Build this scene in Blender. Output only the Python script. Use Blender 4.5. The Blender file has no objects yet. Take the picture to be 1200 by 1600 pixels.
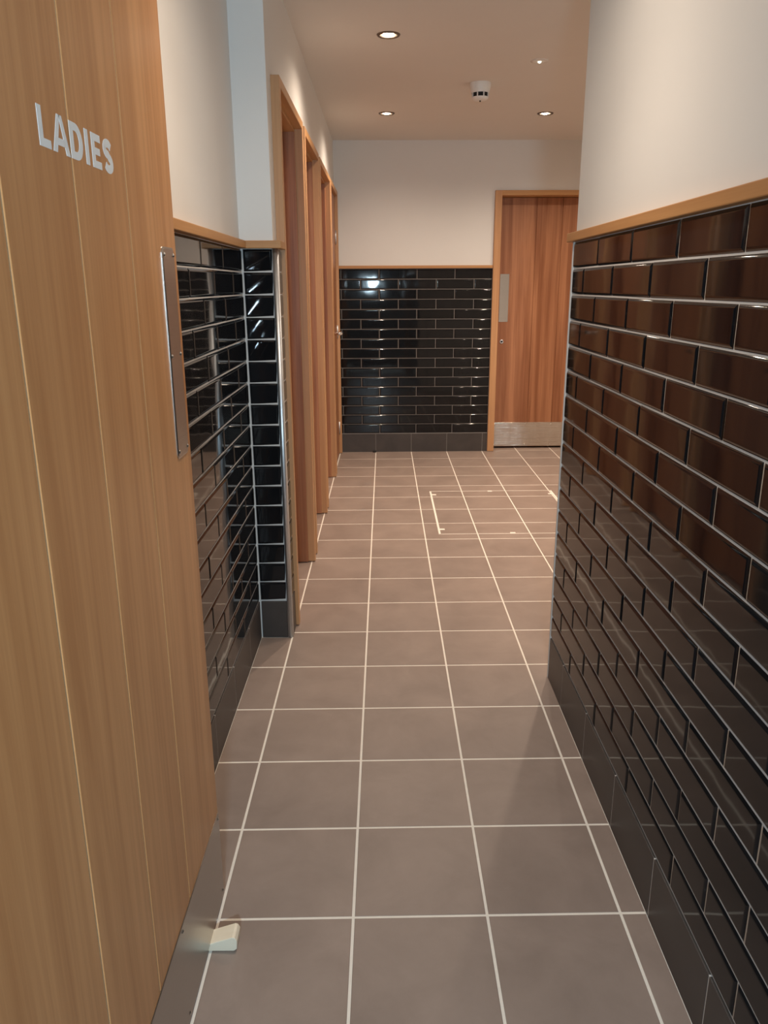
import bpy, bmesh, math, random
from mathutils import Vector, Matrix

random.seed(7)
sc = bpy.context.scene
COL = sc.collection

# ------------------------------------------------------------------ camera
PITCH, YAW, ROLL, CAM_H = 0.282487, -0.0012977, -0.0044214, 1.35678
FOCAL = 1219.74 / 1200.0            # in picture widths
cp, sp, cy, sy = math.cos(PITCH), math.sin(PITCH), math.cos(YAW), math.sin(YAW)
fwd = Vector((sy * cp, cy * cp, -sp))
right = Vector((cy, -sy, 0))
up = right.cross(fwd)
cr, sr = math.cos(ROLL), math.sin(ROLL)
r2, u2 = right * cr + up * sr, -right * sr + up * cr
cam_d = bpy.data.cameras.new('camera')
cam = bpy.data.objects.new('camera', cam_d)
COL.objects.link(cam)
cam_d.sensor_fit = 'HORIZONTAL'
cam_d.sensor_width = 36.0
cam_d.lens = 36.0 * FOCAL
cam_d.clip_start = 0.02
M = Matrix((r2, u2, -fwd)).transposed().to_4x4()
M.translation = Vector((0, 0, CAM_H))
cam.matrix_world = M
sc.camera = cam

# ------------------------------------------------------------------ world, exposure, lights
sc.view_settings.view_transform = 'Standard'
sc.view_settings.look = 'None'
sc.view_settings.gamma = 1.0
sc.view_settings.use_curve_mapping = False
sc.view_settings.exposure = 0.08
W = bpy.data.worlds.new('daylight')
sc.world = W
W.use_nodes = True
W.node_tree.nodes['Background'].inputs[0].default_value = (0.02, 0.025, 0.03, 1)
W.node_tree.nodes['Background'].inputs[1].default_value = 1.0

SPOT_W, CORE_W = 34.0, 28.0     # each ceiling downlight: wide spill and core of the beam
LAMP_COL = (1.0, 0.815, 0.64)
COOL_W = 37.0          # added cool fill from an unseen glowing pane behind the camera
FILL_X, FILL_Z, FILL_WX, FILL_WZ, LOBBY_Y = 0.054, 1.378, 0.15, 0.095, -1.0


def area(name, loc, rot, sx, sy_, power, col):
    l = bpy.data.lights.new(name, 'AREA')
    l.shape = 'RECTANGLE'
    l.size, l.size_y, l.energy, l.color = sx, sy_, power, col
    o = bpy.data.objects.new(name, l)
    o.location, o.rotation_euler = loc, rot
    COL.objects.link(o)
    return o


area('cool_fill', (FILL_X, LOBBY_Y + 0.012, FILL_Z), (-math.pi / 2, 0, math.pi), FILL_WX, FILL_WZ, COOL_W, (0.64, 0.86, 1.0))  # cool fill lamp added behind the camera, in place of a camera flash


# ------------------------------------------------------------------ materials
def new_mat(name):
    m = bpy.data.materials.new(name)
    m.use_nodes = True
    return m, m.node_tree.nodes, m.node_tree.links, m.node_tree.nodes['Principled BSDF']


def setv(b, **k):
    names = dict(col='Base Color', rough='Roughness', metal='Metallic', spec='Specular IOR Level', ior='IOR',
                 coat='Coat Weight', coatr='Coat Roughness', aniso='Anisotropic')
    for a, v in k.items():
        if a == 'col':
            v = (*v, 1)
        b.inputs[names[a]].default_value = v


def coords(n, l, scale, rotated=None):
    g = n.new('ShaderNodeNewGeometry')
    mp = n.new('ShaderNodeMapping')
    mp.inputs['Scale'].default_value = scale
    l.new(g.outputs['Position'], mp.inputs['Vector'])
    return mp.outputs['Vector']


def noise(n, l, vec, scale, detail=4, rough=0.55, dist=0.0):
    t = n.new('ShaderNodeTexNoise')
    t.inputs['Scale'].default_value = scale
    t.inputs['Detail'].default_value = detail
    t.inputs['Roughness'].default_value = rough
    t.inputs['Distortion'].default_value = dist
    l.new(vec, t.inputs['Vector'])
    return t.outputs['Fac']


def ramp(n, l, fac, stops):
    r = n.new('ShaderNodeValToRGB')
    e = r.color_ramp.elements
    while len(e) < len(stops):
        e.new(0.5)
    for i, (p, c) in enumerate(stops):
        e[i].position, e[i].color = p, (*c, 1)
    l.new(fac, r.inputs['Fac'])
    return r.outputs['Color']


def bump(n, l, b, h, strength, dist=0.01):
    bp = n.new('ShaderNodeBump')
    bp.inputs['Strength'].default_value = strength
    bp.inputs['Distance'].default_value = dist
    l.new(h, bp.inputs['Height'])
    l.new(bp.outputs['Normal'], b.inputs['Normal'])


def mix(n, l, fac, a, b_, mode='MIX'):
    m = n.new('ShaderNodeMix')
    m.data_type = 'RGBA'
    m.blend_type = mode
    if isinstance(fac, (int, float)):
        m.inputs[0].default_value = fac
    else:
        l.new(fac, m.inputs[0])
    for sock, v in ((m.inputs[6], a), (m.inputs[7], b_)):
        if isinstance(v, tuple):
            sock.default_value = (*v, 1)
        else:
            l.new(v, sock)
    return m.outputs[2]


def wood(name, axis, light, dark, rough=0.42, figure=0.5, across=1.0, span=0.16):
    """Oak: fine pores and broad figure, both drawn out along the grain axis."""
    m, n, l, b = new_mat(name)
    s1 = [70 * across] * 3
    s1[axis] = 1.6
    s2 = [9 * across] * 3
    s2[axis] = 0.55
    fine = noise(n, l, coords(n, l, tuple(s1)), 1.0, 5, 0.65)
    broad = noise(n, l, coords(n, l, tuple(s2)), 1.0, 3, 0.5, 1.2)
    w = n.new('ShaderNodeMath')
    w.operation = 'MULTIPLY_ADD'
    w.inputs[1].default_value = figure
    l.new(broad, w.inputs[0])
    w2 = n.new('ShaderNodeMath')
    w2.operation = 'MULTIPLY'
    w2.inputs[1].default_value = 1 - figure
    l.new(fine, w2.inputs[0])
    l.new(w2.outputs[0], w.inputs[2])
    c = ramp(n, l, w.outputs[0], [(0.5 - span, dark), (0.5 + span, light)])
    l.new(c, b.inputs['Base Color'])
    setv(b, rough=rough, spec=0.4)
    bump(n, l, b, fine, 0.06, 0.002)
    return m


OAK_L, OAK_D = (0.68, 0.345, 0.146), (0.50, 0.224, 0.084)
M_door = wood('oak_veneer', 2, OAK_L, OAK_D, 0.33, 0.62, 1.0, 0.105)
M_door_back = wood('red_oak_veneer', 2, (0.44, 0.200, 0.100), (0.27, 0.104, 0.047), 0.42, 0.66, 1.5, 0.10)
M_oak_z = wood('oak_upright', 2, (0.60, 0.335, 0.165), (0.46, 0.235, 0.108), 0.45)
M_oak_y = wood('oak_lengthwise', 1, (0.56, 0.305, 0.125), (0.43, 0.205, 0.075), 0.45)
M_oak_x = wood('oak_crosswise', 0, (0.56, 0.305, 0.125), (0.43, 0.205, 0.075), 0.45)
M_core = wood('pale_oak_groove', 2, (0.92, 0.76, 0.52), (0.82, 0.63, 0.40), 0.6)
M_pale = wood('pale_softwood', 0, (0.96, 0.86, 0.69), (0.91, 0.79, 0.60), 0.6)


def plaster(name, col):
    m, n, l, b = new_mat(name)
    v = coords(n, l, (1, 1, 1))
    f = noise(n, l, v, 3.0, 4)
    c = mix(n, l, f, tuple(x * 0.975 for x in col), tuple(min(1, x * 1.02) for x in col))
    l.new(c, b.inputs['Base Color'])
    setv(b, rough=0.85, spec=0.25)
    bump(n, l, b, noise(n, l, v, 320, 2), 0.05, 0.001)
    return m


M_wall = plaster('white_emulsion', (0.765, 0.76, 0.745))
M_ceil = plaster('ceiling_emulsion', (0.74, 0.70, 0.65))


def glaze(name, col, rough):
    m, n, l, b = new_mat(name)
    v = coords(n, l, (1, 1, 1))
    oi = n.new('ShaderNodeObjectInfo')
    c = mix(n, l, oi.outputs['Random'], col, tuple(x * 1.5 for x in col))
    l.new(c, b.inputs['Base Color'])
    setv(b, rough=rough, spec=0.5, ior=1.38)
    bump(n, l, b, noise(n, l, v, 9, 1, 0.3), 0.045, 0.01)
    return m


M_tile = glaze('black_glazed_tile', (0.0065, 0.0070, 0.0084), 0.045)


def stone(name, dark, light, rough):
    m, n, l, b = new_mat(name)
    v = coords(n, l, (1, 1, 1))
    f = noise(n, l, v, 5.0, 6, 0.62, 0.4)
    c = ramp(n, l, f, [(0.30, dark), (0.72, light)])
    oi = n.new('ShaderNodeObjectInfo')
    c = mix(n, l, oi.outputs['Random'], c, mix(n, l, 1.0, c, (0.90, 0.90, 0.905), 'MULTIPLY'))
    l.new(c, b.inputs['Base Color'])
    rr = n.new('ShaderNodeMapRange')
    rr.inputs[3].default_value, rr.inputs[4].default_value = rough - 0.06, rough + 0.08
    l.new(f, rr.inputs[0])
    l.new(rr.outputs[0], b.inputs['Roughness'])
    setv(b, spec=0.4)
    bump(n, l, b, noise(n, l, v, 160, 3), 0.05, 0.001)
    return m


M_floor = stone('grey_brown_floor_tile', (0.285, 0.220, 0.188), (0.370, 0.288, 0.247), 0.43)
M_skirt = stone('charcoal_skirting_tile', (0.052, 0.044, 0.041), (0.078, 0.066, 0.060), 0.40)


def plain(name, col, rough=0.6, metal=0.0, spec=0.5, var=0.06, scale=40):
    m, n, l, b = new_mat(name)
    v = coords(n, l, (1, 1, 1))
    f = noise(n, l, v, scale, 4)
    c = mix(n, l, f, tuple(x * (1 - var) for x in col), tuple(min(1, x * (1 + var)) for x in col))
    l.new(c, b.inputs['Base Color'])
    setv(b, rough=rough, metal=metal, spec=spec)
    return m


M_grout_f = plain('cream_floor_grout', (0.90, 0.84, 0.76), 0.9)
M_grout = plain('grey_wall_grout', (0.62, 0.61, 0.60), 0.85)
M_grout_shade = plain('shaded_wall_grout', (0.20, 0.19, 0.185), 0.85)  # same grout, with the back wall's weaker light put into its colour
M_white = plain('white_plastic', (0.82, 0.81, 0.78), 0.4)
M_vinyl = plain('white_vinyl', (0.86, 0.90, 0.93), 0.5)
M_dark = plain('black_void', (0.008, 0.007, 0.007), 0.7)
M_rubber = plain('black_rubber', (0.012, 0.012, 0.012), 0.8)
M_chrome = plain('polished_chrome', (0.80, 0.80, 0.80), 0.12, 1.0)
M_satin = plain('satin_trim', (0.74, 0.77, 0.80), 0.42, 1.0)
M_screw = plain('bright_screw', (0.85, 0.83, 0.80), 0.3, 1.0)
M_bezel = plain('satin_bezel', (0.17, 0.135, 0.11), 0.38, 1.0)
M_lobby = plaster('lobby_darkened', (0.20, 0.21, 0.22))  # unseen lobby, coloured dark to keep it out of the tile reflections


def brushed(name, axis, col, rough):
    m, n, l, b = new_mat(name)
    s = [260] * 3
    s[axis] = 3
    f = noise(n, l, coords(n, l, tuple(s)), 1.0, 3)
    c = mix(n, l, f, tuple(x * 0.88 for x in col), col)
    l.new(c, b.inputs['Base Color'])
    setv(b, rough=rough, metal=1.0)
    bump(n, l, b, f, 0.04, 0.0006)
    return m


M_steel = brushed('brushed_steel', 1, (0.52, 0.49, 0.46), 0.30)
M_steel_x = brushed('brushed_steel_crosswise', 0, (0.62, 0.58, 0.53), 0.24)


def rolled(name, col):
    """Thin polished sheet that is not quite flat: slow waves across its width."""
    m, n, l, b = new_mat(name)
    v = coords(n, l, (14, 1, 2.2))
    setv(b, col=col, rough=0.16, metal=1.0)
    b1 = n.new('ShaderNodeBump')
    b1.inputs['Strength'].default_value, b1.inputs['Distance'].default_value = 0.35, 0.03
    l.new(noise(n, l, v, 1.0, 2, 0.4), b1.inputs['Height'])
    b2 = n.new('ShaderNodeBump')                 # brushing along x scatters light up and down
    b2.inputs['Strength'].default_value, b2.inputs['Distance'].default_value = 0.9, 0.0012
    l.new(noise(n, l, coords(n, l, (3, 3, 500)), 1.0, 2), b2.inputs['Height'])
    l.new(b1.outputs['Normal'], b2.inputs['Normal'])
    l.new(b2.outputs['Normal'], b.inputs['Normal'])
    return m


M_kick = rolled('rolled_steel', (0.66, 0.61, 0.55))


def emit(name, col, strength):
    m, n, l, b = new_mat(name)
    setv(b, col=(0.8, 0.8, 0.8))
    b.inputs['Emission Color'].default_value = (*col, 1)
    b.inputs['Emission Strength'].default_value = strength
    return m


M_bulb = emit('lamp_glow', (1.0, 0.86, 0.68), 40)
M_led = emit('indicator_glow', (0.9, 1.0, 0.8), 4)
M_fill = emit('cool_fill_pane', (0.75, 0.90, 1.0), 16)  # glow of the added fill pane, not a real window


# ------------------------------------------------------------------ object helpers
def link(name, data, parent=None):
    o = bpy.data.objects.new(name, data)
    COL.objects.link(o)
    if parent is not None:
        o.parent = parent
    return o


def tag(o, label, cat, group=None, kind=None):
    o['label'] = label
    o['category'] = cat
    if group:
        o['group'] = group
    if kind:
        o['kind'] = kind
    return o


def struct(o, label, cat, group=None):
    return tag(o, label, cat, group, 'structure')


def mesh_from(name, bm, mats):
    me = bpy.data.meshes.new(name)
    bm.normal_update()
    bm.to_mesh(me)
    bm.free()
    for m in (mats if isinstance(mats, (list, tuple)) else [mats]):
        me.materials.append(m)
    return me


def add_box(bm, x0, x1, y0, y1, z0, z1, bev=0.0, seg=1):
    r = bmesh.ops.create_cube(bm, size=1.0)
    vs = r['verts']
    bmesh.ops.scale(bm, vec=(x1 - x0, y1 - y0, z1 - z0), verts=vs)
    bmesh.ops.translate(bm, vec=((x0 + x1) / 2, (y0 + y1) / 2, (z0 + z1) / 2), verts=vs)
    if bev > 0:
        es = list({e for v in vs for e in v.link_edges})
        bmesh.ops.bevel(bm, geom=es, offset=bev, segments=seg, profile=0.5, affect='EDGES')


def box(name, b, mat, parent=None, bev=0.0, seg=1):
    bm = bmesh.new()
    add_box(bm, *b, bev, seg)
    return link(name, mesh_from(name, bm, mat), parent)


def empty(name, loc=(0, 0, 0), rz=0.0, parent=None):
    o = bpy.data.objects.new(name, None)
    COL.objects.link(o)
    o.location = loc
    o.rotation_euler = (0, 0, rz)
    o.empty_display_size = 0.1
    if parent is not None:
        o.parent = parent
    return o


def add_lathe(bm, prof, cx=0, cy_=0, cz=0, seg=24, axis='z', cap0=False, cap1=False):
    rings = []
    for r, h in prof:
        ring = []
        for k in range(seg):
            a = 2 * math.pi * k / seg
            c, s = r * math.cos(a), r * math.sin(a)
            p = (c, s, h) if axis == 'z' else ((h, c, s) if axis == 'x' else (s, h, c))
            ring.append(bm.verts.new((p[0] + cx, p[1] + cy_, p[2] + cz)))
        rings.append(ring)
    for a, b in zip(rings, rings[1:]):
        for k in range(seg):
            bm.faces.new((a[k], a[(k + 1) % seg], b[(k + 1) % seg], b[k]))
    if cap0:
        bm.faces.new(list(reversed(rings[0])))
    if cap1:
        bm.faces.new(rings[-1])


def lathe(name, prof, mat, parent=None, loc=(0, 0, 0), seg=24, axis='z', cap0=False, cap1=False, smooth=True):
    bm = bmesh.new()
    add_lathe(bm, prof, *loc, seg, axis, cap0, cap1)
    bmesh.ops.recalc_face_normals(bm, faces=bm.faces)
    if smooth:
        for f in bm.faces:
            f.smooth = True
    return link(name, mesh_from(name, bm, mat), parent)


def add_tube(bm, pts, r, seg=10, caps=True):
    pts = [Vector(p) for p in pts]
    rings = []
    ref = Vector((0, 0, 1))
    for i, p in enumerate(pts):
        t = (pts[min(i + 1, len(pts) - 1)] - pts[max(i - 1, 0)]).normalized()
        rr = ref if abs(t.dot(ref)) < 0.95 else Vector((1, 0, 0))
        a = t.cross(rr).normalized()
        b = t.cross(a).normalized()
        rings.append([bm.verts.new(p + r * (a * math.cos(2 * math.pi * k / seg) + b * math.sin(2 * math.pi * k / seg))) for k in range(seg)])
    for a, b in zip(rings, rings[1:]):
        for k in range(seg):
            bm.faces.new((a[k], a[(k + 1) % seg], b[(k + 1) % seg], b[k]))
    if caps:
        bm.faces.new(rings[0])
        bm.faces.new(rings[-1])
    bmesh.ops.recalc_face_normals(bm, faces=bm.faces)
    for f in bm.faces:
        f.smooth = True


# ------------------------------------------------------------------ glazed metro tiles
TILE_W, TILE_H, JOINT = 0.302, 0.07776, 0.0028
ROW_TOP, ROWS = 1.482, 17
_tile_cache = {}
PILLOW = 0.12           # degrees: the glaze is very slightly domed


def metro_mesh(w, h):
    """One bevelled tile lying in local XZ with its face towards local -Y; glaze rounded over at the edges."""
    key = (round(w, 4), round(h, 4))
    if key in _tile_cache:
        return _tile_cache[key]
    prof = [(0.0, 0.0, 72), (0.0008, 0.0037, 40), (0.0054, 0.0064, 24), (0.0078, 0.0073, 8), (0.0088, 0.0074, PILLOW)]
    verts, norms, faces = [], [], []
    for inset, d, ang in prof:
        i = min(inset, w * 0.45)
        x, z = w / 2 - i, h / 2 - i
        for sx, sz in ((-1, -1), (1, -1), (1, 1), (-1, 1)):
            verts.append((sx * x, -d, sz * z))
            a = math.radians(ang)
            norms.append(Vector((sx * math.sin(a) * 0.7071, -math.cos(a), sz * math.sin(a) * 0.7071)))
    me = bpy.data.meshes.new('tile')
    loops = []
    for r in range(len(prof) - 1):
        for k in range(4):
            k2 = (k + 1) % 4
            faces.append((r * 4 + k, r * 4 + k2, (r + 1) * 4 + k2, (r + 1) * 4 + k))
            e = [Vector((0, 0, -1)), Vector((1, 0, 0)), Vector((0, 0, 1)), Vector((-1, 0, 0))][k]
            for q, rr in ((0, r), (1, r), (2, r + 1), (3, r + 1)):
                a = math.radians(prof[rr][2])
                loops.append((e * math.sin(a) + Vector((0, -math.cos(a), 0))).normalized())
    t = (len(prof) - 1) * 4
    faces.append((t, t + 1, t + 2, t + 3))
    pa = math.radians(PILLOW)
    loops += [Vector((sx * pa * 1.3, -1, sz * pa * 0.7)).normalized() for sx, sz in ((-1, -1), (1, -1), (1, 1), (-1, 1))]
    me.from_pydata(verts, [], faces)
    me.materials.append(M_tile)
    for p in me.polygons:
        p.use_smooth = True
    me.update()
    me.normals_split_custom_set(loops)
    _tile_cache[key] = me
    return me


_flat_cache = {}


def flat_tile_mesh(w, h, d=0.006):
    key = (round(w, 4), round(h, 4))
    if key not in _flat_cache:
        bm = bmesh.new()
        add_box(bm, -w / 2, w / 2, -d, 0, -h / 2, h / 2, 0.0012)
        _flat_cache[key] = mesh_from('skirting_tile', bm, M_skirt)
    return _flat_cache[key]


def tile_face(parent, s0, s1, joint_a, joint_b, pitch=TILE_W, lean=0.0, tilt=0.0022):
    """Running-bond courses between local x = s0 and s1 on the parent's local XZ plane (face at -Y)."""
    for row in range(ROWS):
        zc = ROW_TOP - (row + 0.5) * TILE_H
        j = joint_a if row % 2 == 0 else joint_b
        k = math.ceil((s0 - j) / pitch - 1e-6)
        edges = [s0]
        while j + k * pitch < s1 - 0.012:
            e = j + k * pitch
            if e > s0 + 0.012:
                edges.append(e)
            k += 1
        edges.append(s1)
        for a, b in zip(edges, edges[1:]):
            w = round(b - a - JOINT, 4)
            o = link('tile', metro_mesh(w, TILE_H - JOINT), parent)
            o.location = ((a + b) / 2, 0, zc)
            o.rotation_euler = (lean + random.gauss(0, tilt), random.gauss(0, 0.0008), random.gauss(0, tilt))


def skirt_face(parent, s0, s1, j, pitch=0.30, h=0.158):
    k = math.ceil((s0 - j) / pitch - 1e-6)
    edges = [s0]
    while j + k * pitch < s1 - 0.012:
        e = j + k * pitch
        if e > s0 + 0.012:
            edges.append(e)
        k += 1
    edges.append(s1)
    for a, b in zip(edges, edges[1:]):
        o = link('skirting_tile', flat_tile_mesh(round(b - a - 0.0025, 4), h - 0.003), parent)
        o.location = ((a + b) / 2, 0, h / 2 - 0.0005)


# ------------------------------------------------------------------ key planes (metres)
XR = 0.583          # tile face of the right wall
XL = -0.497         # tile face of the left alcove wall
Y_PIL = 2.872       # tile face of the pillar, towards the camera
X_PIL = -0.371      # tile face of the cubicle wall
XW = -0.388         # plaster of the cubicle wall
Y_R_END = 2.533     # end of the right wall
Y_BACK, TH = 6.505, 0.0175
CEIL = 2.422
X_FAR = 2.70
Y_ENT0, Y_ENT1 = 0.36, 0.52
FACE = 0.0074       # tile depth in front of its bed

# ------------------------------------------------------------------ floor
floor = box('floor', (-1.6, X_FAR + 0.2, LOBBY_Y - 0.1, 6.75, -0.12, -0.0008), M_grout_f)
struct(floor, 'grey brown square tiled floor with cream grout running down the corridor', 'floor')
GX, GY, GS, SHEAR, GJ = -0.3744, 1.41855, 0.3, 0.016979, 0.0064


def clip_x(poly, lim, keep_less):
    out = []
    for i in range(len(poly)):
        a, b = poly[i], poly[(i + 1) % len(poly)]
        ia = (a[0] <= lim) if keep_less else (a[0] >= lim)
        ib = (b[0] <= lim) if keep_less else (b[0] >= lim)
        if ia:
            out.append(a)
        if ia != ib:
            t = (lim - a[0]) / (b[0] - a[0])
            out.append((lim, a[1] + t * (b[1] - a[1])))
    return out


_ft_cache = {}
for i in range(-4, 18):
    for k in range(-1, 9):
        x0, x1 = GX + k * GS + GJ / 2, GX + (k + 1) * GS - GJ / 2
        ya = lambda x: GY + i * GS + SHEAR * (x - GX) + GJ / 2
        yb = lambda x: GY + (i + 1) * GS + SHEAR * (x - GX) - GJ / 2
        ymid = GY + (i + 0.5) * GS
        lo = XL + 0.001 if ymid < Y_PIL - 0.1 else -0.62
        hi = XR - 0.001 if ymid < Y_R_END - 0.14 else X_FAR
        if x1 < lo + 0.01 or x0 > hi - 0.01:
            continue
        poly = [(x0, ya(x0)), (x1, ya(x1)), (x1, yb(x1)), (x0, yb(x0))]
        poly = clip_x(clip_x(poly, lo, False), hi, True)
        if i == 4 and k == -1:                       # row that meets the pillar: stop at its foot
            poly = [(x, min(y, Y_PIL - 0.001)) if x < X_PIL - 0.0 else (x, y) for x, y in poly]
        cx, cyy = sum(p[0] for p in poly) / len(poly), sum(p[1] for p in poly) / len(poly)
        key = tuple((round(p[0] - cx, 4), round(p[1] - cyy, 4)) for p in poly)
        if key not in _ft_cache:
            bm = bmesh.new()
            e = 0.0012
            ins = []
            for px, py in key:
                d = Vector((px, py))
                ins.append((px - math.copysign(e, px), py - math.copysign(e, py)))
            base = [bm.verts.new((px, py, -0.0075)) for px, py in key]
            mid = [bm.verts.new((px, py, -0.0007)) for px, py in key]
            top = [bm.verts.new((px, py, 0.0)) for px, py in ins]
            n = len(key)
            for a, b in ((base, mid), (mid, top)):
                for q in range(n):
                    bm.faces.new((a[q], a[(q + 1) % n], b[(q + 1) % n], b[q]))
            bm.faces.new(top)
            _ft_cache[key] = mesh_from('floor_tile', bm, M_floor)
        o = link('floor_tile', _ft_cache[key], floor)
        o.location = (cx, cyy, random.uniform(-0.0002, 0.0002))

# ------------------------------------------------------------------ ceiling with holes for the downlights
LIGHTS = [(0.024, 3.904), (0.021, 5.547), (1.048, 5.570), (0.024, 1.85), (1.06, 3.92), (1.60, 5.62), (2.07, 3.92)]
bm = bmesh.new()
edges = []


def loop(pts):
    vs = [bm.verts.new(p) for p in pts]
    for a, b in zip(vs, vs[1:] + vs[:1]):
        edges.append(bm.edges.new((a, b)))


loop([(-1.6, LOBBY_Y - 0.1, CEIL), (X_FAR + 0.2, LOBBY_Y - 0.1, CEIL), (X_FAR + 0.2, 6.75, CEIL), (-1.6, 6.75, CEIL)])
for lx, ly in LIGHTS:
    loop([(lx + 0.040 * math.cos(2 * math.pi * k / 24), ly + 0.040 * math.sin(2 * math.pi * k / 24), CEIL) for k in range(24)])
bmesh.ops.triangle_fill(bm, edges=edges, use_beauty=True)
for f in bm.faces:
    f.normal_update()
    if f.normal.z > 0:
        f.normal_flip()
add_box(bm, -1.6, X_FAR + 0.2, LOBBY_Y - 0.1, 6.75, CEIL + 0.09, CEIL + 0.14)
ceiling = link('ceiling', mesh_from('ceiling', bm, M_ceil))
struct(ceiling, 'matt off white flat ceiling holding the round downlights', 'ceiling')

# ------------------------------------------------------------------ walls
# right wall: painted core, tiled up to the rail
wr = box('wall_right', (XR + FACE + 0.001, XR + 0.13, Y_ENT0, Y_R_END + 0.006, 0, CEIL), M_wall)
struct(wr, 'right corridor wall, white above the oak rail and black brick tiles below', 'wall')
box('grout', (XR + FACE - 0.0034, XR + FACE + 0.002, Y_ENT1, Y_R_END - 0.002, 0.157, ROW_TOP + 0.004), M_grout, wr)
# local x runs towards the camera (face -Y local = -X world needs a quarter turn)
face = empty('tiling', (XR + FACE, 0, 0), -math.pi / 2, wr)      # local +x -> world -y, local -y -> world -x


def wall_face(parent, origin, rz, s0, s1, ja, jb, pitch=TILE_W, lean=0.0, tilt=0.0022):
    """Place the courses as direct children of the wall, at its own turn."""
    before = set(COL.objects)
    tile_face(parent, s0, s1, ja, jb, pitch, lean, tilt)
    R = Matrix.Translation(Vector(origin)) @ Matrix.Rotation(rz, 4, 'Z')
    for o in set(COL.objects) - before:
        o.matrix_local = R @ o.matrix_basis


def base_face(parent, origin, rz, s0, s1, j):
    before = set(COL.objects)
    skirt_face(parent, s0, s1, j)
    R = Matrix.Translation(Vector(origin)) @ Matrix.Rotation(rz, 4, 'Z')
    for o in set(COL.objects) - before:
        o.matrix_local = R @ o.matrix_basis


bpy.data.objects.remove(face)
# right wall: local x = -world y
wall_face(wr, (XR + FACE, 0, 0), -math.pi / 2, -Y_R_END + 0.004, -Y_ENT1, -2.241, -2.085)
br = box('baseboard_right', (XR + FACE - 0.0074, XR + FACE + 0.001, Y_ENT1, Y_R_END - 0.002, 0, 0.1555), M_grout)
struct(br, 'charcoal tile skirting along the foot of the right wall', 'skirting')
base_face(br, (XR + FACE - 0.002, 0, 0), -math.pi / 2, -Y_R_END + 0.004, -Y_ENT1, -2.322)

# rear of the right wall (turns the corner towards the far room)
wrr = box('wall_return', (XR + 0.12, X_FAR, Y_R_END - 0.12, Y_R_END + 0.006, 0, CEIL), M_wall)
struct(wrr, 'white wall running off behind the right corner of the corridor', 'wall')
wf = box('wall_far_right', (X_FAR, X_FAR + 0.12, Y_R_END, 6.75, 0, CEIL), M_wall)
struct(wf, 'white end wall of the far room, hidden behind the right corridor wall', 'wall')

# left alcove wall: local +x = world +y, face towards +X
wl = box('wall_left', (XL - FACE - 0.12, XL - FACE - 0.0005, Y_ENT0, Y_PIL + 0.012, 0, CEIL), M_wall)
struct(wl, 'left alcove wall behind the open oak door, white above black brick tiles', 'wall')
box('grout', (XL - FACE - 0.002, XL - FACE + 0.0034, 0.9, Y_PIL - 0.0005, 0.157, ROW_TOP + 0.004), M_grout, wl)
wall_face(wl, (XL - FACE, 0, 0), math.pi / 2, 0.9, Y_PIL - 0.002, 2.229, 2.080)
bl = box('baseboard_left', (XL - FACE - 0.001, XL - FACE + 0.0074, 0.9, Y_PIL - 0.0005, 0, 0.1555), M_grout)
struct(bl, 'charcoal tile skirting along the foot of the left alcove wall', 'skirting')
base_face(bl, (XL - FACE + 0.002, 0, 0), math.pi / 2, 0.9, Y_PIL - 0.002, 2.02)

# pillar and cubicle wall
JAMB = [(2.985, 3.765), (3.882, 4.645), (4.765, 5.600), (5.690, 6.445)]     # outer near edge, far lining face
JT = 0.034
wp = empty('wall_pillar')
struct(wp, 'narrow bluish white pier with one column of black tiles', 'wall')
box('pier', (X_PIL - 0.16, XW, Y_PIL + FACE + 0.0005, JAMB[0][0] + 0.004, 0, CEIL), M_wall, wp)
box('grout', (XL - 0.001, X_PIL - 0.004, Y_PIL + FACE - 0.0022, Y_PIL + FACE + 0.004, 0.157, ROW_TOP + 0.004), M_grout, wp)
box('grout', (XW - 0.002, X_PIL - FACE + 0.0034, Y_PIL + 0.012, JAMB[0][0] + 0.002, 0.0, ROW_TOP + 0.004), M_grout, wp)
wall_face(wp, (-0.0004, Y_PIL + FACE + 0.012, 0), 0.026, XL + 0.002, X_PIL - 0.0185, X_PIL - 0.0185, X_PIL - 0.0185, TILE_W, 0.046)
wall_face(wp, (X_PIL - FACE, 0, 0), math.pi / 2, Y_PIL + 0.008, JAMB[0][0], JAMB[0][0], JAMB[0][0])
base_face(wp, (0, Y_PIL + FACE - 0.002, 0), 0.0, XL + 0.004, X_PIL - 0.0185, X_PIL - 0.0185)
base_face(wp, (X_PIL - FACE + 0.002, 0, 0), math.pi / 2, Y_PIL + 0.008, JAMB[0][0], JAMB[0][0])

# bright metal corner strips
bm = bmesh.new()
pts = []
for k in range(7):
    a = math.pi / 2 * k / 6
    pts.append((X_PIL - 0.010 + 0.0115 * math.sin(a), Y_PIL + 0.0095 - 0.0115 * math.cos(a)))
pts = [(X_PIL - 0.0190, Y_PIL - 0.002)] + pts + [(X_PIL + 0.0015, Y_PIL + 0.012)]
for z0, z1 in ((0.0, ROW_TOP),):
    lo = [bm.verts.new((x, y, z0)) for x, y in pts + [(X_PIL - 0.0190, Y_PIL + 0.012)]]
    hi_ = [bm.verts.new((x, y, z1)) for x, y in pts + [(X_PIL - 0.0190, Y_PIL + 0.012)]]
    n = len(lo)
    for q in range(n):
        f = bm.faces.new((lo[q], lo[(q + 1) % n], hi_[(q + 1) % n], hi_[q]))
        f.smooth = q < n - 2
    bm.faces.new(hi_)
    bm.faces.new(list(reversed(lo)))
bmesh.ops.recalc_face_normals(bm, faces=bm.faces)
t1 = link('trim_1', mesh_from('trim_1', bm, M_satin))
struct(t1, 'shiny steel corner strip on the tiled pier beside the first cubicle', 'corner trim')
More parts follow.
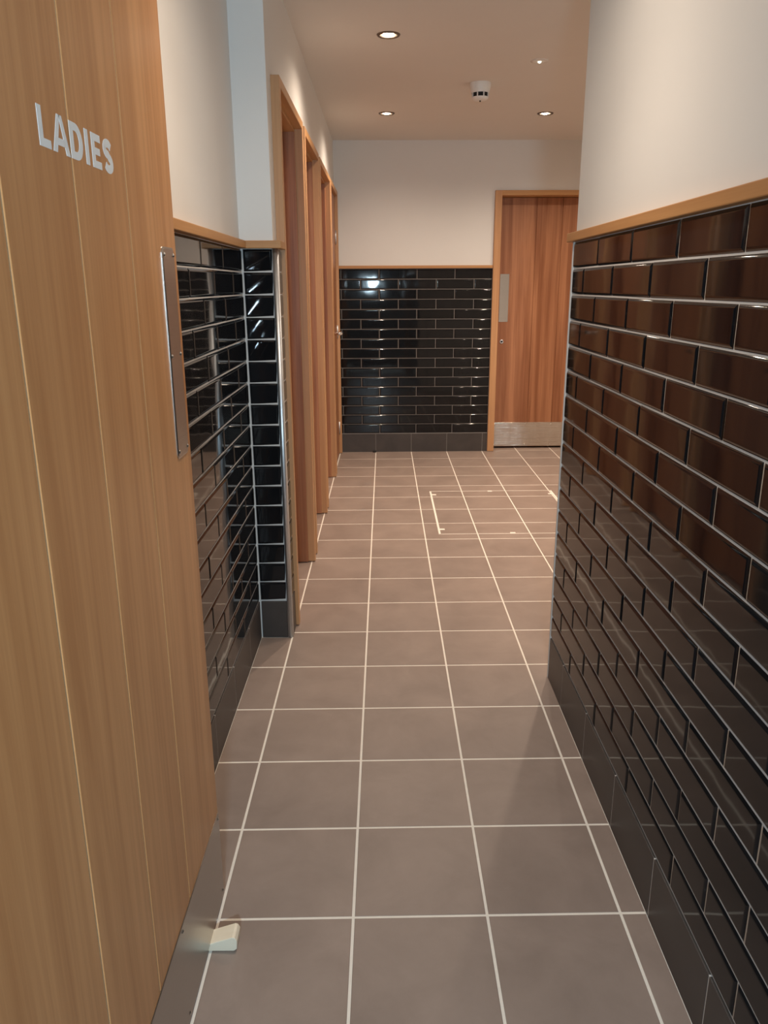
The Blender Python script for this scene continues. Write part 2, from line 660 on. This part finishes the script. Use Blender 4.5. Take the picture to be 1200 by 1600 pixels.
t2 = box('trim_2', (XR - 0.0015, XR + 0.010, Y_R_END - 0.0045, Y_R_END + 0.007, 0, ROW_TOP), M_grout, None, 0.0015)
struct(t2, 'thin white corner strip on the far end of the right tiled wall', 'corner trim')

# cubicle wall above and between the door frames
TOPF = 2.052
wc = empty('wall_cubicles')
struct(wc, 'white partition wall over and between the four cubicle door frames', 'wall')
box('upper_wall', (X_PIL - 0.16, XW, JAMB[0][0] + 0.004, 6.62, TOPF - 0.004, CEIL), M_wall, wc)
for (a0, a1), (b0, b1) in zip(JAMB, JAMB[1:]):
    box('pier', (X_PIL - 0.16, XW, a1 + JT - 0.003, b0 + 0.003, 0, TOPF), M_wall, wc)
box('pier', (X_PIL - 0.16, XW, JAMB[3][1] + JT - 0.003, 6.62, 0, TOPF), M_wall, wc)

# back wall in its own slightly turned frame: local x along the wall, face towards -Y local
wb = empty('wall_back', (0, Y_BACK, 0), TH)
struct(wb, 'back wall, white above the thin oak rail and black brick tiles below', 'wall')
F0, F1 = 0.868, 1.815       # back door frame, outer edges
HEAD = 2.062
box('closing_panel', (-0.60, X_FAR + 0.1, 0.200, 0.24, 0, CEIL), M_dark, wb)  # unseen, added behind the door to stop world light leaking under it
box('left_panel', (-0.60, F0 + 0.01, FACE + 0.0005, 0.20, 0, CEIL), M_wall, wb)
box('upper_panel', (F0 + 0.01, F1 - 0.01, FACE + 0.0005, 0.20, HEAD - 0.01, CEIL), M_wall, wb)
box('right_panel', (F1 - 0.01, X_FAR + 0.1, FACE + 0.0005, 0.20, 0, CEIL), M_wall, wb)
box('grout', (-0.40, F0 + 0.005, FACE - 0.0034, FACE + 0.003, 0.157, ROW_TOP + 0.004), M_grout_shade, wb)
wall_face(wb, (0, FACE, 0), 0.0, -0.372, F0 - 0.001, 0.264, 0.115, 0.3035, 0.0, 0.0010)
bb = empty('baseboard_back', (0, Y_BACK, 0), TH)
struct(bb, 'charcoal tile skirting under the black tiled back wall', 'skirting')
box('grout', (-0.40, F0 + 0.005, FACE - 0.0074, FACE + 0.001, 0, 0.158), M_grout_shade, bb)
base_face(bb, (0, FACE - 0.002, 0), 0.0, -0.372, F0 - 0.001, 0.225)

# oak rails over the tiles
RZ0, RZ1 = ROW_TOP, ROW_TOP + 0.026


def rail(name, b, mat, label, parent=None):
    o = box(name, b, mat, parent, 0.0022, 2)
    if parent is None:
        struct(o, label, 'rail')
    return o


rail('trim_3', (XR - 0.017, XR + 0.0085, Y_ENT1, Y_R_END + 0.024, RZ0, RZ1), M_oak_y, 'oak rail capping the black tiles of the right wall')
rl = empty('trim_4')
struct(rl, 'oak rail wrapping the left alcove wall and the tiled pier', 'rail')
rail('rail_run', (XL - 0.0075, XL + 0.019, Y_ENT1, Y_PIL - 0.0185, RZ0, RZ1), M_oak_y, '', rl)
rail('rail_run', (XL - 0.0075, X_PIL + 0.015, Y_PIL - 0.019, Y_PIL + 0.0075, RZ0, RZ1), M_oak_x, '', rl)
rail('rail_run', (XW - 0.001, X_PIL + 0.015, Y_PIL + 0.0075, JAMB[0][0] - 0.001, RZ0, RZ1), M_oak_y, '', rl)
rb = empty('trim_5', (0, Y_BACK, 0), TH)
struct(rb, 'thin oak rail across the back wall left of the closed door', 'rail')
rail('rail_run', (-0.374, F0 - 0.001, -0.014, FACE, RZ0 + 0.004, RZ1), M_oak_x, '', rb)

# ------------------------------------------------------------------ cubicle doors on the left
XF = -0.357            # front edge of the frames
ORD = ['first', 'second', 'third', 'fourth']
PLACE = ['nearest the tiled pier', 'after the first cubicle', 'before the one with the lever handle', 'with lever handle next to the back wall']
for q, (ya_, yb_) in enumerate(JAMB):
    d = empty('door_%d' % (q + 2), (XF, (ya_ + yb_) / 2, 0))
    struct(d, '%s oak cubicle doorway along the left wall, %s' % (ORD[q], PLACE[q]), 'door', 'cubicle doors along the left wall')
    o_ = d.location
    dep = 0.150
    HZ = 1.022

    def part(nm, x0, x1, y0, y1, z0, z1, mat, bev=0.0015):
        return box(nm, (x0 - o_.x, x1 - o_.x, y0 - o_.y, y1 - o_.y, z0, z1), mat, d, bev)

    part('jamb', XF - dep, XF, ya_, ya_ + JT, 0.004, TOPF, M_oak_z)
    part('jamb', XF - dep, XF, yb_, yb_ + JT, 0.004, TOPF, M_oak_z)
    part('head', XF - dep, XF, ya_ + JT - 0.001, yb_ + 0.001, TOPF - JT, TOPF, M_oak_y)
    if q < 3:
        part('stop', XF - 0.108, XF - 0.034, ya_ + JT - 0.001, ya_ + JT + 0.012, 0.004, TOPF - JT, M_oak_z)
        part('stop', XF - 0.108, XF - 0.034, yb_ - 0.012, yb_ + 0.001, 0.004, TOPF - JT, M_door_back)  # darker, redder oak puts the shading inside the frame into colour
        part('stop', XF - 0.108, XF - 0.034, ya_ + JT + 0.011, yb_ - 0.011, TOPF - JT - 0.012, TOPF - JT + 0.001, M_oak_y)
        xl = XF - 0.150
    else:
        xl = XF - 0.062
    leaf = part('leaf', xl, xl + 0.040, ya_ + JT + 0.003, yb_ - 0.003, 0.012, TOPF - JT - 0.003, M_door_back)
    fx = xl + 0.040 - o_.x
    yh = ya_ + JT + 0.072 - o_.y
    sg = 1
    lathe('rose', [(0.0, 0.009), (0.0160, 0.008), (0.0175, 0.0), (0.0175, -0.001)], M_chrome, leaf, (fx, yh, HZ), 20, 'x')
    bm = bmesh.new()
    proj_ = 0.050 if q < 3 else 0.068
    arc = [(fx + 0.004, yh, HZ), (fx + proj_ - 0.014, yh, HZ)]
    for k in range(1, 6):
        a = math.pi / 2 * k / 5
        arc.append((fx + proj_ - 0.014 + 0.014 * math.sin(a), yh + sg * 0.014 * (1 - math.cos(a)), HZ))
    arc.append((fx + proj_, yh + sg * 0.120, HZ))
    arc.append((fx + proj_ - 0.012, yh + sg * 0.131, HZ))
    add_tube(bm, arc, 0.0120, 12)
    link('lever', mesh_from('lever', bm, M_chrome), leaf)
    if q == 3:
        for zz in (0.22, 1.0, 1.72):
            lathe('hinge', [(0.0, -0.05), (0.0065, -0.05), (0.0065, 0.05), (0.0, 0.05)], M_satin, d, (fx + 0.003, yb_ - 0.004 - o_.y, zz), 12, 'z')

# ------------------------------------------------------------------ closed oak door in the back wall
db = empty('door_6', (0, Y_BACK, 0), TH)
struct(db, 'closed reddish oak door with steel push plate and kick plate in the back wall', 'door')
FW, FH = 0.054, 0.038
box('jamb', (F0, F0 + FW, -0.018, 0.185, 0.003, HEAD), M_oak_z, db, 0.002)
box('jamb', (F1 - FW, F1, -0.018, 0.185, 0.003, HEAD), M_oak_z, db, 0.002)
box('head', (F0 + FW - 0.001, F1 - FW + 0.001, -0.018, 0.185, HEAD - FH, HEAD), M_oak_x, db, 0.002)
LF0, LF1, LY = F0 + FW + 0.003, F1 - FW - 0.003, 0.125
box('core', (LF0 + 0.001, LF1 - 0.001, LY + 0.005, LY + 0.040, 0.017, HEAD - FH - 0.005), M_door_back, db)
PB = [LF0, 1.225, 1.433, 1.640, LF1]
for a, b in zip(PB, PB[1:]):
    box('panel', (a + 0.0022, b - 0.0022, LY, LY + 0.010, 0.015, HEAD - FH - 0.003), M_door_back, db, 0.0015)
box('push_plate', (LF0 + 0.024, LF0 + 0.099, LY - 0.0016, LY + 0.001, 1.062, 1.442), M_steel_x, db, 0.0006)
kp = box('kick_plate', (LF0 + 0.004, LF1 - 0.004, LY - 0.0016, LY + 0.001, 0.018, 0.224), M_kick, db, 0.0006)
for sx in (LF0 + 0.02, 1.208, 1.43, LF1 - 0.02):
    for sz in (0.032, 0.210):
        lathe('screw', [(0.0, -0.0022), (0.003, -0.0018), (0.0042, -0.0004)], M_screw, kp, (sx, LY - 0.0014, sz), 10, 'y')
lk = lathe('lock', [(0.0165, 0.0), (0.0155, -0.004), (0.0095, -0.005), (0.0090, -0.002), (0.0, -0.002)], M_satin, db, (0.980, LY, 0.902), 20, 'y')
box('keyway', (0.980 - 0.0045, 0.980 + 0.0045, LY - 0.0045, LY - 0.0015, 0.891, 0.913), M_dark, lk, 0.001)

# ------------------------------------------------------------------ LADIES door, open against the left wall
DX, DY0, DY1, DZ0, DZ1 = -0.376, 0.571, 1.485, 0.014, 2.040
dl = empty('door_1', (DX, DY0, 0))
struct(dl, 'open honey oak door marked LADIES, held by a wooden wedge', 'door')


def dpart(nm, x0, x1, y0, y1, z0, z1, mat, bev=0.0, parent=None, seg=1):
    return box(nm, (x0 - DX, x1 - DX, y0 - DY0, y1 - DY0, z0, z1), mat, parent or dl, bev, seg)


dpart('core', DX - 0.041, DX - 0.0013, DY0 + 0.001, DY1 - 0.001, DZ0 + 0.001, DZ1 - 0.001, M_core)
ED = [DY0, 0.824, 1.023, 1.228, DY1]
for a, b in zip(ED, ED[1:]):
    g0 = 0.0 if a == DY0 else 0.0029
    g1 = 0.0 if b == DY1 else 0.0029
    dpart('panel', DX - 0.012, DX, a + g0, b - g1, DZ0, DZ1, M_door, 0.0006)
dpart('panel', DX - 0.044, DX - 0.036, DY0, DY1, DZ0, DZ1, M_door, 0.001)
dpart('lipping', DX - 0.0385, DX - 0.011, DY1 - 0.006, DY1, DZ0, DZ1, M_oak_z)


def screw_on(parent, y, z):
    lathe('screw', [(0.0, 0.0030), (0.0026, 0.0026), (0.0040, 0.0010)], M_screw, parent, (0.0018, y - DY0, z), 12, 'x')


pl = None
bm = bmesh.new()
y0, y1, z0, z1, rr = 1.387 - DY0, 1.464 - DY0, 1.054, 1.422, 0.010
out = []
for cx_, cz_, a0 in ((y1 - rr, z0 + rr, -90), (y1 - rr, z1 - rr, 0), (y0 + rr, z1 - rr, 90), (y0 + rr, z0 + rr, 180)):
    for k in range(5):
        a = math.radians(a0 + 90 * k / 4)
        out.append((cx_ + rr * math.cos(a), cz_ + rr * math.sin(a)))
cyc, czc = (y0 + y1) / 2, (z0 + z1) / 2
ra = [bm.verts.new((0.0, y, z)) for y, z in out]
rb_ = [bm.verts.new((0.0012, y, z)) for y, z in out]
rc = [bm.verts.new((0.0026, y + math.copysign(0.0032, cyc - y), z + math.copysign(0.0032, czc - z))) for y, z in out]
for A, B in ((ra, rb_), (rb_, rc)):
    for k in range(len(out)):
        bm.faces.new((A[k], A[(k + 1) % len(out)], B[(k + 1) % len(out)], B[k]))
bm.faces.new(rc)
bmesh.ops.recalc_face_normals(bm, faces=bm.faces)
pl = link('push_plate', mesh_from('push_plate', bm, M_steel), dl)
for yy in (1.396, 1.455):
    for zz in (1.067, 1.238, 1.409):
        screw_on(pl, yy, zz)
kp = dpart('kick_plate', DX - 0.0004, DX + 0.0022, DY0 + 0.002, DY1 - 0.001, 0.017, 0.233, M_steel, 0.0011)
for yy in (1.474, 1.160, 0.84, 0.60):
    for zz in (0.030, 0.220):
        screw_on(kp, yy, zz)
for zz in (0.25, 1.02, 1.80):
    lathe('hinge', [(0.0, -0.05), (0.007, -0.05), (0.007, 0.05), (0.0, 0.05)], M_satin, dl, (0.004, -0.006, zz), 12, 'z')


# lettering, white vinyl, u = along the door (+y), v = up
def letter(polys, u0, v0):
    bm = bmesh.new()
    for poly in polys:
        a = [bm.verts.new((0.0, u0 + u, v0 + v)) for u, v in poly]
        b = [bm.verts.new((0.0004, u0 + u, v0 + v)) for u, v in poly]
        n = len(poly)
        for k in range(n):
            bm.faces.new((a[k], a[(k + 1) % n], b[(k + 1) % n], b[k]))
        bm.faces.new(b)
    bmesh.ops.recalc_face_normals(bm, faces=bm.faces)
    o = link('letter', mesh_from('letter', bm, M_vinyl), dl)
    return o


def stroke(pts, w):
    L_, R_ = [], []
    for i, p in enumerate(pts):
        a, b = Vector(pts[max(i - 1, 0)]), Vector(pts[min(i + 1, len(pts) - 1)])
        t = (b - a).normalized()
        nn = Vector((-t.y, t.x)) * w / 2
        L_.append(Vector(p) + nn)
        R_.append(Vector(p) - nn)
    return [[tuple(L_[i]), tuple(L_[i + 1]), tuple(R_[i + 1]), tuple(R_[i])] for i in range(len(pts) - 1)]


def rect(u0, u1, v0, v1):
    return [(u0, v0), (u1, v0), (u1, v1), (u0, v1)]


H_, S_ = 0.0420, 0.0115
LV = 1.5060
letter([rect(0, S_, 0, H_), rect(S_, 0.031, 0, 0.0092)], 0.933 - DY0, LV)
A_W = 0.0505
letter([[(0, 0), (0.0118, 0), (0.0270, H_), (0.0185, H_)], [(A_W - 0.0118, 0), (A_W, 0), (0.0325, H_), (0.0240, H_)],
        [(0.0148, 0.0085), (0.0362, 0.0085), (0.0335, 0.0165), (0.0175, 0.0165)]], 0.9695 - DY0, LV)
pts_o = [(S_, H_)] + [(0.0195 + 0.0215 * math.sin(a), H_ / 2 + H_ / 2 * math.cos(a)) for a in [math.pi * k / 12 for k in range(13)]] + [(S_, 0)]
pts_i = [(S_, H_ - 0.0092)] + [(0.0185 + 0.0108 * math.sin(a), H_ / 2 + (H_ / 2 - 0.0092) * math.cos(a)) for a in [math.pi * k / 12 for k in range(13)]] + [(S_, 0.0092)]
dp = [rect(0, S_, 0, H_)] + [[pts_o[k], pts_o[k + 1], pts_i[k + 1], pts_i[k]] for k in range(len(pts_o) - 1)]
letter(dp, 1.0235 - DY0, LV)
letter([rect(0, S_, 0, H_)], 1.0735 - DY0, LV)
letter([rect(0, S_, 0, H_), rect(S_, 0.033, 0, 0.0092), rect(S_, 0.0295, 0.0165, 0.0252), rect(S_, 0.033, H_ - 0.0092, H_)], 1.0965 - DY0, LV)
w_ = 0.0110
R1 = 0.0117
sp_ = []
for k in range(0, 13):
    a = math.radians(25 + 245 * k / 12)
    sp_.append((0.0180 + 0.0130 * math.cos(a), 0.0310 + R1 * 0.62 * math.sin(a) - 0.0005))
lower = []
for k in range(0, 13):
    a = math.radians(90 - 245 * k / 12)
    lower.append((0.0180 + 0.0133 * math.cos(a), 0.0120 + R1 * 0.66 * math.sin(a) + 0.0005))
letter(stroke(sp_ + lower[1:], w_), 1.1400 - DY0, LV)

# entrance wall and frame round the doorway (camera stands in it)
we = empty('wall_entrance')
struct(we, 'wall round the entrance doorway at the near end of the corridor', 'wall')
EX0, EX1 = -0.420, 0.560
box('left_side', (-1.6, EX0 + 0.001, Y_ENT0, Y_ENT1, 0, CEIL), M_wall, we)
box('right_side', (EX1 - 0.001, X_FAR, Y_ENT0, Y_ENT1, 0, CEIL), M_wall, we)
box('over_door', (EX0, EX1, Y_ENT0, Y_ENT1, 2.095, CEIL), M_wall, we)
et = empty('trim_6')
struct(et, 'oak frame lining the entrance doorway', 'door frame')
box('jamb', (EX0, EX0 + 0.040, Y_ENT0 - 0.015, Y_ENT1 + 0.012, 0, 2.096), M_oak_z, et, 0.002)
box('jamb', (EX1 - 0.034, EX1, Y_ENT0 - 0.015, Y_ENT1 + 0.012, 0, 2.096), M_oak_z, et, 0.002)
box('head', (EX0 + 0.039, EX1 - 0.033, Y_ENT0 - 0.015, Y_ENT1 + 0.012, 2.055, 2.096), M_oak_x, et, 0.002)

# unseen lobby behind the doorway, with the added glowing pane the back tiles mirror
lb = empty('wall_lobby')
struct(lb, 'unseen, darkened walls of the lobby outside the entrance doorway', 'wall')
box('left_side', (-1.6, -1.5, LOBBY_Y, Y_ENT0, 0, CEIL), M_lobby, lb)
box('right_side', (1.6, 1.7, LOBBY_Y, Y_ENT0, 0, CEIL), M_lobby, lb)
wx0, wx1, wz0, wz1 = FILL_X - FILL_WX / 2, FILL_X + FILL_WX / 2, FILL_Z - FILL_WZ / 2, FILL_Z + FILL_WZ / 2
for b in ((-1.6, wx0, 0, CEIL), (wx1, 1.7, 0, CEIL), (wx0, wx1, 0, wz0), (wx0, wx1, wz1, CEIL)):
    box('rear_panel', (b[0], b[1], LOBBY_Y - 0.10, LOBBY_Y, b[2], b[3]), M_lobby, lb)
wn = box('fill_pane_1', (wx0, wx1, LOBBY_Y - 0.05, LOBBY_Y - 0.04, wz0, wz1), M_fill)  # pane added for the cool fill and the glint in the tiles
struct(wn, 'small glowing pane added behind the camera as cool fill', 'window')

# ------------------------------------------------------------------ ceiling fittings
PLACES = ['round recessed downlight nearest the camera in the middle of the ceiling',
          'round recessed downlight over the back of the corridor beside the cubicles',
          'round recessed downlight before the closed back door']
OUT = ['round recessed downlight over the near end of the corridor, above the open door',
       'round recessed downlight behind the right wall corner', 'round recessed downlight in the far right corner of the room',
       'round recessed downlight deep behind the right wall']
for q, (lx, ly) in enumerate(LIGHTS):
    t = empty('downlight', (lx, ly, CEIL))
    tag(t, PLACES[q] if q < 3 else OUT[q - 3], 'ceiling light', 'recessed ceiling downlights')
    lathe('bezel', [(0.039, 0.004), (0.0385, -0.003), (0.041, -0.0055), (0.050, -0.0045), (0.0525, -0.0002), (0.0525, 0.0)], M_bezel, t, seg=32)
    lathe('reflector', [(0.0392, -0.001), (0.0385, 0.012), (0.030, 0.045), (0.027, 0.048)], M_bezel, t, seg=24)
    lathe('can', [(0.0395, 0.0005), (0.0395, 0.075), (0.0, 0.075)], M_dark, t, seg=20)
    lathe('lamp', [(0.0260, 0.0460), (0.025, 0.006), (0.020, -0.002), (0.011, -0.006), (0.0, -0.0075)], M_bulb, t, seg=20)
    for watt, beam, soft in ((SPOT_W, 156, 0.9), (CORE_W, 100, 1.0)):
        sd = bpy.data.lights.new('lamp_light', 'SPOT')
        sd.energy, sd.color = watt * (0.84 if q == 3 else 1.0), LAMP_COL
        sd.spot_size, sd.spot_blend = math.radians(beam), soft
        sd.shadow_soft_size = 0.020
        so = bpy.data.objects.new('lamp_light', sd)
        COL.objects.link(so)
        so.parent = t
        so.location = (0, 0, -0.016)

sm = empty('smoke_detector', (0.535, 4.778, CEIL))
tag(sm, 'white smoke detector with dark slots on the ceiling', 'smoke detector')
lathe('body', [(0.057, 0.0), (0.058, -0.010), (0.0565, -0.022), (0.0485, -0.049), (0.048, -0.051)], M_white, sm, seg=36)
lathe('chamber', [(0.043, -0.048), (0.043, -0.073)], M_dark, sm, seg=28)
lathe('cap', [(0.0455, -0.070), (0.0445, -0.076), (0.036, -0.084), (0.0, -0.087)], M_white, sm, seg=36)
for k in range(8):
    a = 2 * math.pi * (k + 0.42) / 8
    bm = bmesh.new()
    add_box(bm, 0.0400, 0.0470, -0.0030, 0.0030, -0.0725, -0.050)
    bmesh.ops.rotate(bm, cent=(0, 0, 0), matrix=Matrix.Rotation(a, 3, 'Z'), verts=bm.verts)
    link('rib', mesh_from('rib', bm, M_white), sm)
lathe('indicator', [(0.005, -0.084), (0.004, -0.092), (0.0, -0.094)], M_dark, sm, (0.0, 0.0, 0), 12)

el = empty('emergency_light', (0.775, 4.336, CEIL))
tag(el, 'small flush white emergency light with a bright dot on the ceiling', 'emergency light')
lathe('cover', [(0.044, 0.0), (0.0435, -0.002), (0.030, -0.0035), (0.012, -0.0035), (0.0, -0.0035)], M_ceil, el, seg=32)
lathe('lens', [(0.0085, -0.003), (0.0070, -0.009), (0.0, -0.012)], M_led, el, seg=14)

# ------------------------------------------------------------------ floor fittings
ac = empty('access_cover', (0.7235, 4.7, 0))
tag(ac, 'recessed floor access cover outlined in white with small lifting slots', 'access cover')


def yr(x, y):
    return y + SHEAR * (x - 0.7235)


def strip(nm, p, w_x, w_y, mat, h=0.0009, ang=0.0):
    bm = bmesh.new()
    add_box(bm, -w_x / 2, w_x / 2, -w_y / 2, w_y / 2, -0.0010, h)
    bmesh.ops.rotate(bm, cent=(0, 0, 0), matrix=Matrix.Rotation(ang, 3, 'Z'), verts=bm.verts)
    bmesh.ops.translate(bm, vec=(p[0] - 0.7235, p[1] - 4.7, 0), verts=bm.verts)
    return link(nm, mesh_from(nm, bm, mat), ac)


strip('edge_strip', (0.311, 4.695), 0.0115, 0.962, M_grout_f)
strip('edge_strip', (1.136, 4.712), 0.0115, 0.962, M_grout_f)
strip('edge_strip', (0.7235, 5.182), 0.830, 0.0055, M_grout_f, 0.0009, SHEAR)
strip('edge_strip', (0.7235, 4.226), 0.830, 0.0055, M_grout_f, 0.0009, SHEAR)
for p in ((0.330, 5.085), (0.330, 4.308), (0.718, 5.176), (0.728, 4.236), (1.117, 5.10), (1.117, 4.325)):
    strip('lifting_slot', p, 0.030, 0.024, M_grout_f, 0.0012)

wd = empty('door_wedge', (-0.39, 1.352, 0))
tag(wd, 'small pale wooden wedge jammed under the open LADIES door', 'door wedge')
bm = bmesh.new()
prof = [(-0.075, 0.001), (0.066, 0.001), (0.072, 0.006), (0.0735, 0.026), (0.069, 0.0345), (0.064, 0.0360), (-0.003, 0.0128), (-0.075, 0.003)]
for s in (-1, 1):
    pass
f0 = [bm.verts.new((x, -0.0205, z)) for x, z in prof]
f1 = [bm.verts.new((x, 0.0205, z)) for x, z in prof]
for k in range(len(prof)):
    bm.faces.new((f0[k], f0[(k + 1) % len(prof)], f1[(k + 1) % len(prof)], f1[k]))
bm.faces.new(f0)
bm.faces.new(list(reversed(f1)))
bmesh.ops.recalc_face_normals(bm, faces=bm.faces)
bmesh.ops.bevel(bm, geom=[e for e in bm.edges], offset=0.0012, segments=1, affect='EDGES')
link('wedge', mesh_from('wedge', bm, M_pale), wd)

pd = box('floor_stop', (-0.101, -0.072, 6.478, 6.500, 0.0, 0.014), M_rubber, None, 0.004, 2)
tag(pd, 'tiny black rubber stop on the floor against the back skirting', 'door stop')
